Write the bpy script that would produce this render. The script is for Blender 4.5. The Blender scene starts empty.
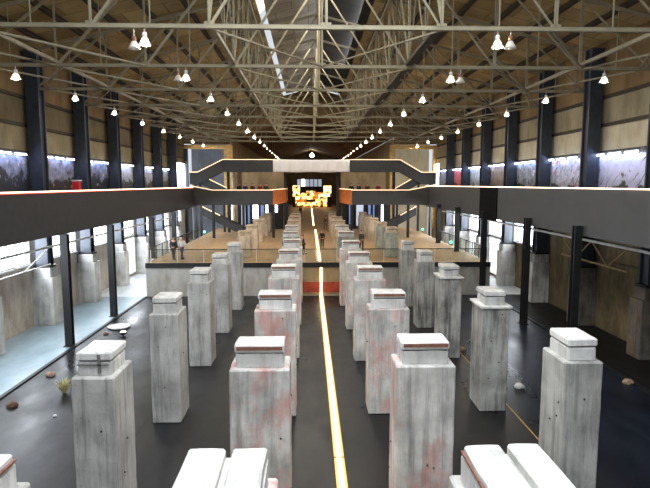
import bpy, bmesh, math, random
from mathutils import Vector, Matrix, noise

S = bpy.context.scene
C = S.collection
EYE = 8.0                                    # eye height over the pit floor

# ------------------------------------------------------------------ camera, world, light, exposure
cam_d = bpy.data.cameras.new('camera')
cam = bpy.data.objects.new('camera', cam_d); C.objects.link(cam)
cam_d.sensor_width = 36.0; cam_d.lens = 36.0 * 540 / 650
cam_d.clip_end = 400
cam.location = (0, 0, EYE)
cam.rotation_euler = (math.radians(90 - 6.34), 0, math.radians(-1.70))
S.camera = cam

W = bpy.data.worlds.new('world'); S.world = W
W.use_nodes = True
W.node_tree.nodes['Background'].inputs[0].default_value = (0.86, 0.93, 1.0, 1)
W.node_tree.nodes['Background'].inputs[1].default_value = 0.48

def area(name, loc, size, energy, col, rot=(0, 0, 0)):
    d = bpy.data.lights.new(name, 'AREA'); d.shape = 'RECTANGLE'
    d.size, d.size_y = size; d.energy = energy; d.color = col
    o = bpy.data.objects.new(name, d); C.objects.link(o)
    o.location = loc; o.rotation_euler = rot
    return o
R = math.radians
# daylight through the roof lantern over the front of the hall, and down its length
area('lantern_daylight', (0.6, 9, 18.0), (6, 16), 2200, (0.93, 0.97, 1.0))
area('lantern_daylight_far', (0.6, 42, 18.4), (3, 44), 1900, (1.0, 0.93, 0.8))
area('lantern_side_fill', (3.5, 34, 19.05), (0.5, 40), 420, (0.97, 0.98, 1.0), (0, R(82), 0))  # added fill lamp brightening the pale lantern slope; no glazing on this side
# daylight through the left wall's lower windows
area('window_daylight', (-15.35, 40, 4.6), (2.2, 50), 2600, (0.86, 0.93, 1.0), (0, R(-90), 0))
area('window_daylight_right', (15.9, 54, 4.6), (2.2, 28), 1300, (0.9, 0.95, 1.0), (0, R(90), 0))

vs = S.view_settings
vs.view_transform = 'Standard'; vs.look = 'None'; vs.gamma = 1.0; vs.use_curve_mapping = False
vs.exposure = 0.75

# ------------------------------------------------------------------ materials
def lin(c):
    return tuple(((v / 255) / 12.92 if v <= 10 else (((v / 255) + 0.055) / 1.055) ** 2.4) for v in c)

class NT:
    def __init__(s, name):
        s.m = bpy.data.materials.new(name); s.m.use_nodes = True
        s.t = s.m.node_tree; s.n = s.t.nodes
        s.b = s.n['Principled BSDF']; s.out = s.n['Material Output']
    def N(s, typ, **kw):
        n = s.n.new(typ)
        for k, v in kw.items(): setattr(n, k, v)
        return n
    def L(s, a, b): s.t.links.new(a, b)
    def coords(s, scale=(1, 1, 1), rnd=True):
        tc = s.N('ShaderNodeTexCoord'); mp = s.N('ShaderNodeMapping')
        mp.inputs['Scale'].default_value = scale
        s.L(tc.outputs['Object'], mp.inputs['Vector'])
        if rnd:
            oi = s.N('ShaderNodeObjectInfo'); ml = s.N('ShaderNodeMath', operation='MULTIPLY')
            ml.inputs[1].default_value = 37.0
            s.L(oi.outputs['Random'], ml.inputs[0]); s.L(ml.outputs[0], mp.inputs['Location'])
        return mp.outputs['Vector']
    def noise(s, vec, scale, detail=4, rough=0.6):
        n = s.N('ShaderNodeTexNoise'); n.inputs['Scale'].default_value = scale
        n.inputs['Detail'].default_value = detail; n.inputs['Roughness'].default_value = rough
        s.L(vec, n.inputs['Vector']); return n.outputs['Fac']
    def ramp(s, fac, stops):
        r = s.N('ShaderNodeValToRGB'); e = r.color_ramp.elements
        while len(e) < len(stops): e.new(0.5)
        for el, (p, c) in zip(e, stops):
            el.position = p; el.color = (*c, 1) if len(c) == 3 else c
        s.L(fac, r.inputs['Fac']); return r.outputs['Color']
    def mix(s, fac, a, b, mode='MIX'):
        m = s.N('ShaderNodeMix', data_type='RGBA', blend_type=mode)
        if isinstance(fac, (int, float)): m.inputs[0].default_value = fac
        else: s.L(fac, m.inputs[0])
        for i, v in ((6, a), (7, b)):
            if isinstance(v, tuple): m.inputs[i].default_value = (*v, 1)
            else: s.L(v, m.inputs[i])
        return m.outputs[2]
    def bump(s, fac, strength=0.3, dist=0.02):
        b = s.N('ShaderNodeBump'); b.inputs['Strength'].default_value = strength
        b.inputs['Distance'].default_value = dist
        s.L(fac, b.inputs['Height']); s.L(b.outputs[0], s.b.inputs['Normal'])
    def color(s, c):
        if isinstance(c, tuple): s.b.inputs['Base Color'].default_value = (*c, 1)
        else: s.L(c, s.b.inputs['Base Color'])
    def set(s, rough=0.7, metal=0.0, spec=0.5):
        s.b.inputs['Roughness'].default_value = rough; s.b.inputs['Metallic'].default_value = metal
        s.b.inputs['Specular IOR Level'].default_value = spec

def plain(name, rgb, rough=0.7, metal=0.0, var=0.25, scale=3.0, spec=0.4):
    k = NT(name); c = lin(rgb); v = k.coords()
    n = k.noise(v, scale)
    k.color(k.ramp(n, [(0.3, tuple(x * (1 - var) for x in c)), (0.7, tuple(min(1, x * (1 + var)) for x in c))]))
    k.set(rough, metal, spec); return k.m

def emit(name, rgb, strength, base=None):
    k = NT(name); c = lin(rgb)
    k.b.inputs['Base Color'].default_value = (*c, 1)
    k.b.inputs['Emission Color'].default_value = (*c, 1)
    k.b.inputs['Emission Strength'].default_value = strength
    k.set(0.5); return k.m

def concrete(name, light, dark, stain=None, amt=0.4, streak=0.5):
    """board-cast concrete: cloudy tone, vertical run-down streaks, pits, and blotches of old paint"""
    k = NT(name); v = k.coords(); vs_ = k.coords((1, 1, 0.10))
    a = k.noise(v, 0.9, 7, 0.6); s1 = k.noise(vs_, 3.2, 5, 0.75); p = k.noise(v, 16, 2, 0.5)
    col = k.ramp(a, [(0.3, lin(dark)), (0.62, lin(light))])
    sm = k.ramp(s1, [(0.34, (1 - streak,) * 3), (0.52, (1, 1, 1))])
    col = k.mix(0.8, col, sm, 'MULTIPLY')
    pm = k.ramp(p, [(0.26, (0.6, 0.6, 0.6)), (0.36, (1, 1, 1))])
    col = k.mix(0.4, col, pm, 'MULTIPLY')
    r1 = k.noise(k.coords((1, 1, 0.05)), 5.5, 3, 0.6)
    col = k.mix(k.ramp(r1, [(0.56, (0, 0, 0)), (0.66, (streak * 0.75,) * 3)]), col, tuple(x * 0.35 for x in lin(dark)))
    if stain:
        b = k.noise(k.coords((1, 1, 0.6)), 1.1, 5, 0.7)
        f = k.ramp(b, [(0.5, (0, 0, 0)), (0.62, (amt,) * 3)])
        col = k.mix(f, col, lin(stain))
    k.color(col); k.set(0.88, 0, 0.25); k.bump(k.noise(v, 9, 6, 0.7), 0.25, 0.02)
    return k.m

M = {}
M['conc'] = concrete('grey_concrete', (192, 191, 187), (146, 145, 142))
M['conc_dark'] = concrete('stained_concrete', (182, 181, 176), (118, 117, 114), streak=0.75)
M['conc_white'] = concrete('whitewashed_concrete', (220, 218, 214), (162, 161, 158), (202, 126, 116), 0.5, 0.45)
M['conc_warm'] = concrete('buff_concrete', (206, 190, 164), (150, 134, 112), (160, 104, 78), 0.25)
M['conc_green'] = concrete('greenish_concrete', (178, 180, 168), (120, 124, 114), (100, 128, 108), 0.7)
M['plinth_shaded'] = concrete('shaded_concrete', (112, 106, 98), (66, 62, 56), (120, 96, 66), 0.4)  # stained; the dimness of the near right plinths is put into the colour
M['cap'] = concrete('pale_cap_concrete', (226, 225, 222), (178, 177, 174), streak=0.3)
M['cap_grey'] = concrete('grey_cap_concrete', (214, 213, 210), (160, 159, 156), streak=0.35)
M['rust'] = plain('rusty_red_strip', (128, 90, 76), 0.8, var=0.35, scale=8)
M['black_steel'] = plain('black_steel', (26, 27, 28), 0.5, 0.0, 0.3)
M['parapet'] = plain('charcoal_panel', (58, 58, 58), 0.5, 0.0, 0.12, 0.8)
M['parapet_dark'] = plain('dark_panel', (34, 32, 31), 0.6)
M['column'] = plain('dark_blue_column_paint', (46, 52, 62), 0.5, 0, 0.25)
M['truss'] = plain('pale_grey_truss_paint', (134, 126, 104), 0.6, 0.0, 0.2, 1.5)
M['truss_dark'] = plain('dark_purlin_paint', (52, 44, 33), 0.8, 0, 0.25)
M['yellow'] = plain('ochre_frame_paint', (188, 152, 92), 0.7, 0, 0.25)
M['ochre_dull'] = plain('dull_ochre_steel', (140, 118, 78), 0.7, 0, 0.25)
M['white'] = plain('white_paint', (222, 222, 220), 0.6, 0, 0.06)
M['pipe'] = plain('pale_pipe', (196, 194, 188), 0.45, 0, 0.15)
M['wood'] = plain('orange_wood', (190, 104, 44), 0.5, 0, 0.3, 2)
M['led'] = emit('warm_led', (255, 226, 196), 2.2)
M['led_red'] = emit('red_led_edge', (220, 70, 40), 0.5)
M['led_stair'] = emit('stair_led', (255, 214, 170), 1.1)
M['strip'] = emit('warm_white_strip', (255, 238, 190), 4.0)
M['strip_gold'] = emit('gold_strip_edge', (214, 160, 74), 0.9)
M['tube'] = emit('cool_tube', (190, 208, 255), 30.0)
M['bulb'] = emit('lamp_bulb', (255, 238, 208), 260.0)
M['flood'] = emit('flood_lens', (255, 250, 235), 30.0)
M['pane'] = emit('daylit_pane', (238, 244, 255), 5.0)
M['added_glow'] = emit('added_glow_panel', (236, 240, 246), 0.9)  # glow for the added floor-height panels in the far aisles
M['pane_dim'] = emit('dim_daylit_pane', (205, 215, 235), 0.3)
M['pane_blue'] = emit('blue_lit_pane', (120, 145, 200), 0.3)
M['slit'] = emit('skylight_pane', (255, 245, 225), 1.3)
M['green_led'] = emit('green_exit_light', (60, 230, 170), 2.0)
M['red'] = plain('red_paint', (200, 36, 40), 0.5, 0, 0.1)
M['red_band'] = plain('worn_red_paint', (168, 66, 46), 0.6, 0, 0.35, 4)
M['matte_black'] = plain('matte_black', (13, 13, 14), 0.95, 0, 0.1, 2, 0.1)
M['crack_grey'] = plain('dirty_groove', (112, 110, 108), 0.9)
M['skin'] = plain('skin', (190, 140, 112), 0.6, 0, 0.05)
M['hair'] = plain('black_hair', (24, 20, 18), 0.6, 0, 0.1)
for nm, rgb in dict(cloth_black=(28, 28, 32), cloth_navy=(38, 46, 74), cloth_white=(205, 205, 205), cloth_brown=(84, 58, 44),
                    cloth_jeans=(70, 84, 110), cloth_red=(140, 46, 44), cloth_olive=(56, 60, 40)).items():
    M[nm] = plain(nm, rgb, 0.85, 0, 0.12, 6)
M['rock'] = plain('rough_stone', (150, 128, 108), 0.9, 0, 0.4, 5)
M['rock_dark'] = plain('brown_stone', (96, 70, 58), 0.9, 0, 0.4, 5)
M['slab'] = plain('pale_slab', (205, 205, 205), 0.8, 0, 0.15)
M['grass'] = plain('dry_plant', (176, 170, 120), 0.9, 0, 0.3)
M['fabric'] = plain('white_banner_cloth', (240, 238, 240), 0.9, 0, 0.03)

def glass(name, tint, gl=0.1):
    k = NT(name)
    tr = k.N('ShaderNodeBsdfTransparent'); tr.inputs[0].default_value = (*tint, 1)
    g = k.N('ShaderNodeBsdfGlossy'); g.inputs['Roughness'].default_value = 0.05
    mx = k.N('ShaderNodeMixShader'); mx.inputs[0].default_value = gl
    k.L(tr.outputs[0], mx.inputs[1]); k.L(g.outputs[0], mx.inputs[2]); k.L(mx.outputs[0], k.out.inputs[0])
    return k.m
M['glass'] = glass('balustrade_glass', (0.86, 0.88, 0.86), 0.07)

k = NT('lamp_shade_glass')
tl = k.N('ShaderNodeBsdfTranslucent'); tl.inputs[0].default_value = (0.9, 0.88, 0.82, 1)
df = k.N('ShaderNodeBsdfDiffuse'); df.inputs[0].default_value = (0.85, 0.84, 0.8, 1)
mx = k.N('ShaderNodeMixShader'); mx.inputs[0].default_value = 0.45
k.L(tl.outputs[0], mx.inputs[1]); k.L(df.outputs[0], mx.inputs[2]); k.L(mx.outputs[0], k.out.inputs[0])
M['shade'] = k.m

def floor_mat(name, c0, c1, r0, r1, scale=0.5, spec=0.5):
    k = NT(name); v = k.coords((1, 0.5, 1), False)
    n = k.noise(v, scale, 6, 0.65); n2 = k.noise(v, scale * 7, 5, 0.7)
    col = k.ramp(n, [(0.32, lin(c0)), (0.66, lin(c1))])
    col = k.mix(0.5, col, k.ramp(n2, [(0.3, (0.6, 0.6, 0.6)), (0.6, (1.1, 1.1, 1.1))]), 'MULTIPLY')
    k.color(col); k.set(0.4, 0, spec)
    rr = k.N('ShaderNodeMapRange'); rr.inputs[1].default_value = 0.3; rr.inputs[2].default_value = 0.7
    rr.inputs[3].default_value = r0; rr.inputs[4].default_value = r1
    k.L(n, rr.inputs[0]); k.L(rr.outputs[0], k.b.inputs['Roughness'])
    return k.m
M['pit'] = floor_mat('dark_wet_floor', (12, 12, 13), (34, 34, 36), 0.2, 0.6, 0.35, 0.3)
M['pit_blue'] = floor_mat('dark_bluish_floor', (10, 14, 22), (28, 35, 48), 0.2, 0.5, 0.3, 0.3)
M['tan'] = floor_mat('tan_floor', (150, 118, 82), (188, 154, 112), 0.45, 0.65, 0.4)
M['pit_dark'] = floor_mat('dark_aisle_floor', (10, 10, 10), (26, 26, 25), 0.4, 0.7, 0.35, 0.25)
M['aisle'] = floor_mat('sky_tinted_floor', (128, 150, 162), (160, 180, 190), 0.25, 0.45, 0.25)  # bluish sky reflection is put into the base colour
M['aisle_sun_tone'] = floor_mat('sunlit_floor_tone', (200, 208, 216), (228, 232, 236), 0.3, 0.5, 0.3)  # strong daylight on the far aisles, painted in as a white tone

def wall_mat(name, c0, c1, stain, scale=0.5):
    k = NT(name); v = k.coords((1, 1, 0.5), False)
    n = k.noise(v, scale, 6, 0.7); st = k.noise(k.coords((1, 1, 0.35), False), 1.1, 6, 0.7)
    col = k.ramp(n, [(0.3, lin(c0)), (0.66, lin(c1))])
    col = k.mix(k.ramp(st, [(0.45, (0, 0, 0)), (0.7, (0.6, 0.6, 0.6))]), col, lin(stain))
    k.color(col); k.set(0.9, 0, 0.2); return k.m
M['wall_l'] = wall_mat('plastered_wall', (150, 140, 128), (196, 188, 176), (120, 100, 84))
M['wall_r'] = wall_mat('grimy_wall', (58, 52, 42), (128, 114, 84), (46, 38, 30))
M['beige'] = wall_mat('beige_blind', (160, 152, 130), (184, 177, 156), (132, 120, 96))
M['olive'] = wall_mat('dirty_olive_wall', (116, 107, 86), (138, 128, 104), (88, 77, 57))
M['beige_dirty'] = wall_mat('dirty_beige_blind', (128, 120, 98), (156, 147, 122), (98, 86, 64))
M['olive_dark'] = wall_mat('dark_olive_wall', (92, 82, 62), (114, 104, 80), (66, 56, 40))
M['bay_grey'] = wall_mat('grey_blue_wall', (112, 116, 126), (140, 146, 158), (96, 92, 88), 0.3)
M['bay_warm'] = wall_mat('warm_white_wall', (190, 174, 142), (212, 198, 168), (168, 146, 112), 0.3)
M['partition'] = wall_mat('warm_partition', (150, 128, 96), (178, 158, 124), (120, 96, 66))
M['brown'] = wall_mat('brown_wall', (108, 88, 60), (136, 113, 80), (80, 62, 42))
M['edge_wall'] = wall_mat('cast_edge_wall', (150, 148, 142), (186, 184, 178), (128, 112, 84))

def roof_mat(name, c0, c1):
    k = NT(name); v = k.coords((1, 1, 1), False)
    n = k.noise(v, 0.35, 5, 0.7)
    br = k.N('ShaderNodeTexBrick'); br.inputs['Scale'].default_value = 0.5
    br.inputs['Color1'].default_value = (*lin(c0), 1); br.inputs['Color2'].default_value = (*lin(c1), 1)
    br.inputs['Mortar'].default_value = (*[x * 0.5 for x in lin(c0)], 1)
    br.inputs['Mortar Size'].default_value = 0.02; br.inputs['Brick Width'].default_value = 1.1
    br.inputs['Row Height'].default_value = 0.75
    k.L(v, br.inputs['Vector'])
    col = k.mix(0.75, br.outputs['Color'], k.ramp(n, [(0.3, (0.45, 0.43, 0.4)), (0.66, (1.1, 1.08, 1.0))]), 'MULTIPLY')
    k.color(col); k.set(0.9, 0, 0.2); return k.m
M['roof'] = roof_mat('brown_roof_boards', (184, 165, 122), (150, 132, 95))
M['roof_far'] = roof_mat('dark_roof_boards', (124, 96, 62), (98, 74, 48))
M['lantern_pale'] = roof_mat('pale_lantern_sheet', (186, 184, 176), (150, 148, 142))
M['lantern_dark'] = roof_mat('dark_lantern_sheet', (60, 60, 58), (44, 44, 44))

def poster_mat(name, sky, mid, dark, accent, seed, mass=0.5, twigs=False):
    """a printed panorama: pale upper part, blotchy middle, dark masses low down, small accents, bare twigs"""
    k = NT(name); v = k.coords((1, 1, 1), False)
    mp = k.N('ShaderNodeMapping'); mp.inputs['Location'].default_value = (seed * 3.1, seed * 7.7, seed)
    k.L(v, mp.inputs['Vector']); w = mp.outputs[0]
    sp = k.N('ShaderNodeSeparateXYZ'); k.L(v, sp.inputs[0])
    n = k.noise(w, 0.8, 6, 0.6); n3 = k.noise(w, 2.5, 5, 0.7)
    ad = k.N('ShaderNodeMath', operation='MULTIPLY_ADD'); ad.inputs[1].default_value = 1.5
    zz = k.N('ShaderNodeMath', operation='MULTIPLY'); zz.inputs[1].default_value = 1 / 2.6; k.L(sp.outputs['Z'], zz.inputs[0])
    k.L(n, ad.inputs[0]); k.L(zz.outputs[0], ad.inputs[2])
    col = k.ramp(n3, [(0.35, lin(mid)), (0.6, lin(sky))])
    t = mass + 0.75
    mr = k.N('ShaderNodeMapRange'); mr.inputs[1].default_value = t - 0.03; mr.inputs[2].default_value = t + 0.03
    mr.inputs[3].default_value = 1; mr.inputs[4].default_value = 0; k.L(ad.outputs[0], mr.inputs[0])
    col = k.mix(mr.outputs[0], col, lin(dark))
    if twigs:
        wv = k.N('ShaderNodeTexWave', bands_direction='DIAGONAL'); wv.inputs['Scale'].default_value = 0.9
        wv.inputs['Distortion'].default_value = 5.0; wv.inputs['Detail'].default_value = 3; wv.inputs['Detail Scale'].default_value = 1.2
        k.L(w, wv.inputs['Vector'])
        a = k.ramp(wv.outputs['Fac'], [(0.0, (1, 1, 1)), (0.06, (0, 0, 0))])
        m2 = k.ramp(k.noise(w, 0.6, 2, 0.5), [(0.46, (0, 0, 0)), (0.54, (1, 1, 1))])
        col = k.mix(k.mix(1.0, a, m2, 'MULTIPLY'), col, lin(dark))
    acc = k.noise(w, 2.4, 2, 0.5)
    col = k.mix(k.ramp(acc, [(0.66, (0, 0, 0)), (0.69, (1, 1, 1))]), col, lin(accent))
    k.color(col); k.set(0.5, 0, 0.3); return k.m

# ------------------------------------------------------------------ mesh helpers
class MB:
    def __init__(s): s.v = []; s.f = []
    def add(s, vs_, fs):
        o = len(s.v); s.v += [tuple(p) for p in vs_]; s.f += [tuple(i + o for i in f) for f in fs]; return s
    def box(s, x0, x1, y0, y1, z0, z1):
        return s.add([(x0, y0, z0), (x1, y0, z0), (x1, y1, z0), (x0, y1, z0), (x0, y0, z1), (x1, y0, z1), (x1, y1, z1), (x0, y1, z1)],
                     [(3, 2, 1, 0), (4, 5, 6, 7), (0, 1, 5, 4), (1, 2, 6, 5), (2, 3, 7, 6), (3, 0, 4, 7)])
    def bar(s, a, b, w, h=None, up=(0, 0, 1)):
        """a straight member of rectangular section from a to b"""
        h = h or w; a = Vector(a); b = Vector(b); d = (b - a).normalized(); u = Vector(up)
        if abs(d.dot(u)) > 0.99: u = Vector((0, 1, 0))
        r = d.cross(u).normalized(); u = r.cross(d).normalized()
        ps = []
        for p in (a, b):
            for sx, sz in ((-1, -1), (1, -1), (1, 1), (-1, 1)): ps.append(p + r * (sx * w / 2) + u * (sz * h / 2))
        return s.add(ps, [(0, 1, 2, 3), (7, 6, 5, 4), (0, 4, 5, 1), (1, 5, 6, 2), (2, 6, 7, 3), (3, 7, 4, 0)])
    def angle(s, a, b, w, t=0.02, up=(0, 0, 1)):
        """an angle-section (L) member: two legs"""
        a = Vector(a); b = Vector(b); d = (b - a).normalized(); u = Vector(up)
        if abs(d.dot(u)) > 0.99: u = Vector((0, 1, 0))
        r = d.cross(u).normalized(); u = r.cross(d).normalized()
        s.bar(a + r * (w / 2 - t / 2), b + r * (w / 2 - t / 2), t, w, u)
        return s.bar(a - u * (w / 2 - t / 2), b - u * (w / 2 - t / 2), w, t, u)
    def tube(s, pts, r, n=10, cap=True):
        pts = [Vector(p) for p in pts]; o = len(s.v); rs = r if isinstance(r, (list, tuple)) else [r] * len(pts)
        for i, p in enumerate(pts):
            d = (pts[min(i + 1, len(pts) - 1)] - pts[max(i - 1, 0)]).normalized()
            u = Vector((0, 0, 1)) if abs(d.z) < 0.95 else Vector((1, 0, 0))
            x = d.cross(u).normalized(); y = x.cross(d)
            for j in range(n):
                t = 2 * math.pi * j / n; s.v.append(tuple(p + (x * math.cos(t) + y * math.sin(t)) * rs[i]))
        for i in range(len(pts) - 1):
            for j in range(n):
                a = o + i * n + j; b = o + i * n + (j + 1) % n; s.f.append((a, b, b + n, a + n))
        if cap:
            s.f.append(tuple(o + j for j in range(n))[::-1]); s.f.append(tuple(o + (len(pts) - 1) * n + j for j in range(n)))
        return s
    def lathe(s, prof, n=14, c=(0, 0, 0)):
        o = len(s.v)
        for r, z in prof:
            for j in range(n):
                t = 2 * math.pi * j / n; s.v.append((c[0] + r * math.cos(t), c[1] + r * math.sin(t), c[2] + z))
        for i in range(len(prof) - 1):
            for j in range(n):
                a = o + i * n + j; b = o + i * n + (j + 1) % n; s.f.append((a, b, b + n, a + n))
        return s
    def prism(s, poly, axis, a0, a1):
        """extrude a 2-D polygon along an axis: 'y' takes (x,z), 'x' takes (y,z), 'z' takes (x,y)"""
        def P(p, a): return {'y': (p[0], a, p[1]), 'x': (a, p[0], p[1]), 'z': (p[0], p[1], a)}[axis]
        n = len(poly); o = len(s.v)
        s.v += [P(p, a0) for p in poly] + [P(p, a1) for p in poly]
        s.f.append(tuple(o + i for i in range(n))); s.f.append(tuple(o + n + i for i in range(n))[::-1])
        for i in range(n): s.f.append((o + i, o + (i + 1) % n, o + n + (i + 1) % n, o + n + i))
        return s
    def build(s, name, mat, parent=None, loc=None, bevel=0.0, smooth=False):
        me = bpy.data.meshes.new(name); me.from_pydata(s.v, [], s.f)
        bm = bmesh.new(); bm.from_mesh(me)
        bmesh.ops.recalc_face_normals(bm, faces=bm.faces)
        if bevel: bmesh.ops.bevel(bm, geom=bm.edges[:], offset=bevel, segments=2, affect='EDGES', profile=0.6)
        bm.to_mesh(me); bm.free()
        if smooth:
            for p in me.polygons: p.use_smooth = True
        me.materials.append(M[mat] if isinstance(mat, str) else mat)
        o = bpy.data.objects.new(name, me); C.objects.link(o)
        if parent: o.parent = parent
        if loc: o.location = loc
        return o

def tag(o, label, cat, group=None, kind=None):
    o['label'] = label; o['category'] = cat
    if group: o['group'] = group
    if kind: o['kind'] = kind
    return o
def thing(name, label, cat, loc=(0, 0, 0), rz=0, group=None):
    o = bpy.data.objects.new(name, None); C.objects.link(o); o.empty_display_size = 0.2
    o.location = loc; o.rotation_euler = (0, 0, rz)
    return tag(o, label, cat, group)
def struct(name, mb, mat, parent=None, bevel=0):
    o = mb.build(name, mat, parent, bevel=bevel)
    if not parent: o['kind'] = 'structure'
    return o
def kids(o): return [c for c in bpy.data.objects if c.parent is o]
def dup(root, loc, label, rz=None):
    """copy a thing with its parts and their sub-parts"""
    r = root.copy(); C.objects.link(r); r.location = loc
    if rz is not None: r.rotation_euler = (0, 0, rz)
    r['label'] = label
    for ch in kids(root):
        c = ch.copy(); C.objects.link(c); c.parent = r
        for g in kids(ch):
            d = g.copy(); C.objects.link(d); d.parent = c
    return r
ORD = ['nearest', 'second', 'third', 'fourth', 'fifth', 'sixth', 'seventh', 'eighth', 'ninth', 'tenth', 'eleventh', 'twelfth', 'thirteenth', 'fourteenth']
def nth(i): return ORD[i]

XL, XR, XC = -15.6, 16.2, 0.6          # side walls and ridge
Y1 = 69.0                              # end of the main hall
YB = 150.0                             # end of the hall behind it
EAVE, RIDGE = EYE + 7.7, EYE + 11.5
CHORD = EYE + 5.21
UP = 2.4                               # level of the tan floor
YE = 38.3                              # its front edge
GX0, GX1 = -12.05, 12.65               # gallery fronts

# ------------------------------------------------------------------ setting: floors
struct('floor_pit', MB().box(-11.6, 7.2, -2, YE, -0.3, 0), 'pit')
struct('floor_pit_right', MB().box(7.2, 13.1, -2, YE, -0.3, 0), 'pit_blue')
struct('floor_aisle_left', MB().box(XL, -11.6, -2, YE, -0.3, 0), 'aisle')
struct('floor_aisle_left_far', MB().box(XL, -11.6, YE, Y1, -0.3, 0), 'aisle_sun_tone')
struct('floor_aisle_right', MB().box(13.1, XR, -2, YE, -0.3, 0), 'pit_dark')
struct('floor_aisle_right_far', MB().box(13.1, XR, YE, Y1, -0.3, 0), 'aisle_sun_tone')
struct('floor_upper', MB().box(-11.6, 13.1, YE + 0.01, Y1, UP - 0.3, UP), 'tan')
struct('floor_far', MB().box(-9.9, 10.8, Y1, YB, UP - 0.3, UP), 'tan')
struct('wall_edge_left', MB().box(-11.6, -0.75, YE, YE + 0.4, 0, UP - 0.3), 'edge_wall')
struct('wall_edge_right', MB().box(2.25, 13.1, YE, YE + 0.4, 0, UP - 0.3), 'edge_wall')
struct('wall_edge_middle', MB().box(-0.75, 2.25, YE + 0.02, YE + 0.4, 0, UP - 0.3), 'partition')
struct('wall_upper_side_left', MB().box(-11.6, -11.4, YE + 0.4, Y1, 0, UP - 0.3), 'edge_wall')
struct('wall_upper_side_right', MB().box(12.9, 13.1, YE + 0.4, Y1, 0, UP - 0.3), 'edge_wall')
struct('trim_1', MB().box(-11.6, 13.1, YE - 0.12, YE, UP - 0.32, UP + 0.02), 'black_steel')
struct('trim_2', MB().box(-11.68, -11.52, 0, YE - 0.15, 0, 0.06), 'black_steel')
struct('trim_3', MB().box(13.02, 13.18, 0, YE - 0.15, 0, 0.06), 'black_steel')
struct('trim_4', MB().box(-0.74, 2.24, YE - 0.03, YE + 0.02, 0.25, 1.0), 'red_band')
for i, (x, m) in enumerate(((7.2, 'yellow'), (-5.55, 'parapet_dark'))):
    struct('trim_%d' % (5 + i), MB().box(x - 0.02, x + 0.02, 4, YE - 0.2, 0, 0.006), m)

# ------------------------------------------------------------------ setting: side walls with openings
def wall_strip(x0, x1, spans, name, mat):
    m = MB()
    for y0, y1, z0, z1 in spans: m.box(x0, x1, y0, y1, z0, z1)
    return struct(name, m, mat)
COLS = [24, 30, 36, 42, 48, 54, 60, 66]
SILL, HEAD = EYE - 4.45, EYE - 1.95
def side_wall(side, x0, x1, bays, mat, name):
    spans = [(-2, Y1, 0, SILL), (-2, Y1, HEAD, EYE + 1.75)]
    edges = [-2]
    for a, b in bays: edges += [a, b]
    edges.append(Y1)
    for i in range(0, len(edges), 2): spans.append((edges[i], edges[i + 1], SILL, HEAD))
    wall_strip(x0, x1, spans, name, mat)
LB = [(c + 0.5, c + 5.5) for c in [18.9] + [24.9 + 6 * i for i in range(7)]]
RB = [(c + 0.5, c + 5.5) for c in [36.9, 42.9, 48.9, 54.9]]
side_wall('left', XL - 0.4, XL, LB, 'wall_l', 'wall_left')
side_wall('right', XR, XR + 0.4, RB, 'wall_r', 'wall_right')
for i, y in enumerate((43.6, 49.6, 55.6)):  # added glowing panels standing in for the bright far aisles, not real windows
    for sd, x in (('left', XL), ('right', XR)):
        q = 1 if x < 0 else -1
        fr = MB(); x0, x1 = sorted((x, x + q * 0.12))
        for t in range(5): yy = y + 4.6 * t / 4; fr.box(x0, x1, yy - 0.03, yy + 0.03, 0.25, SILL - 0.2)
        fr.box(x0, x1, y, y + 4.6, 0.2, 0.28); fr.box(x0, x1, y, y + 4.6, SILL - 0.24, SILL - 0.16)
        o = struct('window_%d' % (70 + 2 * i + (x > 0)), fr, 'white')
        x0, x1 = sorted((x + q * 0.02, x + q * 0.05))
        MB().box(x0, x1, y, y + 4.6, 0.28, SILL - 0.24).build('pane', 'added_glow', o)
wn = 0
for x, sgn, bays in ((XL, 1, LB), (XR, -1, RB)):
    for a, b in bays:
        wn += 1
        fr = MB(); xi0, xi1 = x - sgn * 0.22, x - sgn * 0.14
        X0, X1 = min(xi0, xi1), max(xi0, xi1)
        for t in range(6):
            y = a + (b - a) * t / 5; fr.box(X0, X1, y - 0.022, y + 0.022, SILL, HEAD)
        for t in range(3):
            z = SILL + (HEAD - SILL) * t / 2; fr.box(X0 + 0.01, X1 - 0.01, a, b, z - 0.022, z + 0.022)
        o = struct('window_%d' % wn, fr, 'white')
        p = x - sgn * 0.3
        MB().box(min(p, p + 0.01), max(p, p + 0.01), a, b, SILL, HEAD).build('pane', 'pane', o)
        sl = x + sgn * 0.08
        MB().box(min(x - sgn * 0.15, sl), max(x - sgn * 0.15, sl), a - 0.05, b + 0.05, SILL - 0.08, SILL).build('sill', 'white', o)
# upper walls: two rows of beige blinds with dark rails, then dark boards up to the eaves
for side, x, sgn, mat in (('left', XL, 1, 'olive'), ('right', XR, -1, 'beige')):
    xo = x - sgn * 0.4
    a, b = min(x, xo), max(x, xo)
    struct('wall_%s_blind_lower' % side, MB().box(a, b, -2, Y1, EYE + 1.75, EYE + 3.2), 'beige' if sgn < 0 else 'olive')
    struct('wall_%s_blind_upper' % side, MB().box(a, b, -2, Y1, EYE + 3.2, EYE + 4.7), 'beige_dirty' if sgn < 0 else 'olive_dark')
    struct('wall_%s_top' % side, MB().box(a, b, -2, Y1, EYE + 4.7, EAVE + 0.3), 'brown')
    for z in (1.72, 3.2, 4.7):
        wn += 1
        p, q = x, x + sgn * 0.1
        struct('trim_%d' % (wn + 10), MB().box(min(p, q), max(p, q), -2, Y1, EYE + z - 0.09, EYE + z + 0.09), 'truss_dark')

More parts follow.
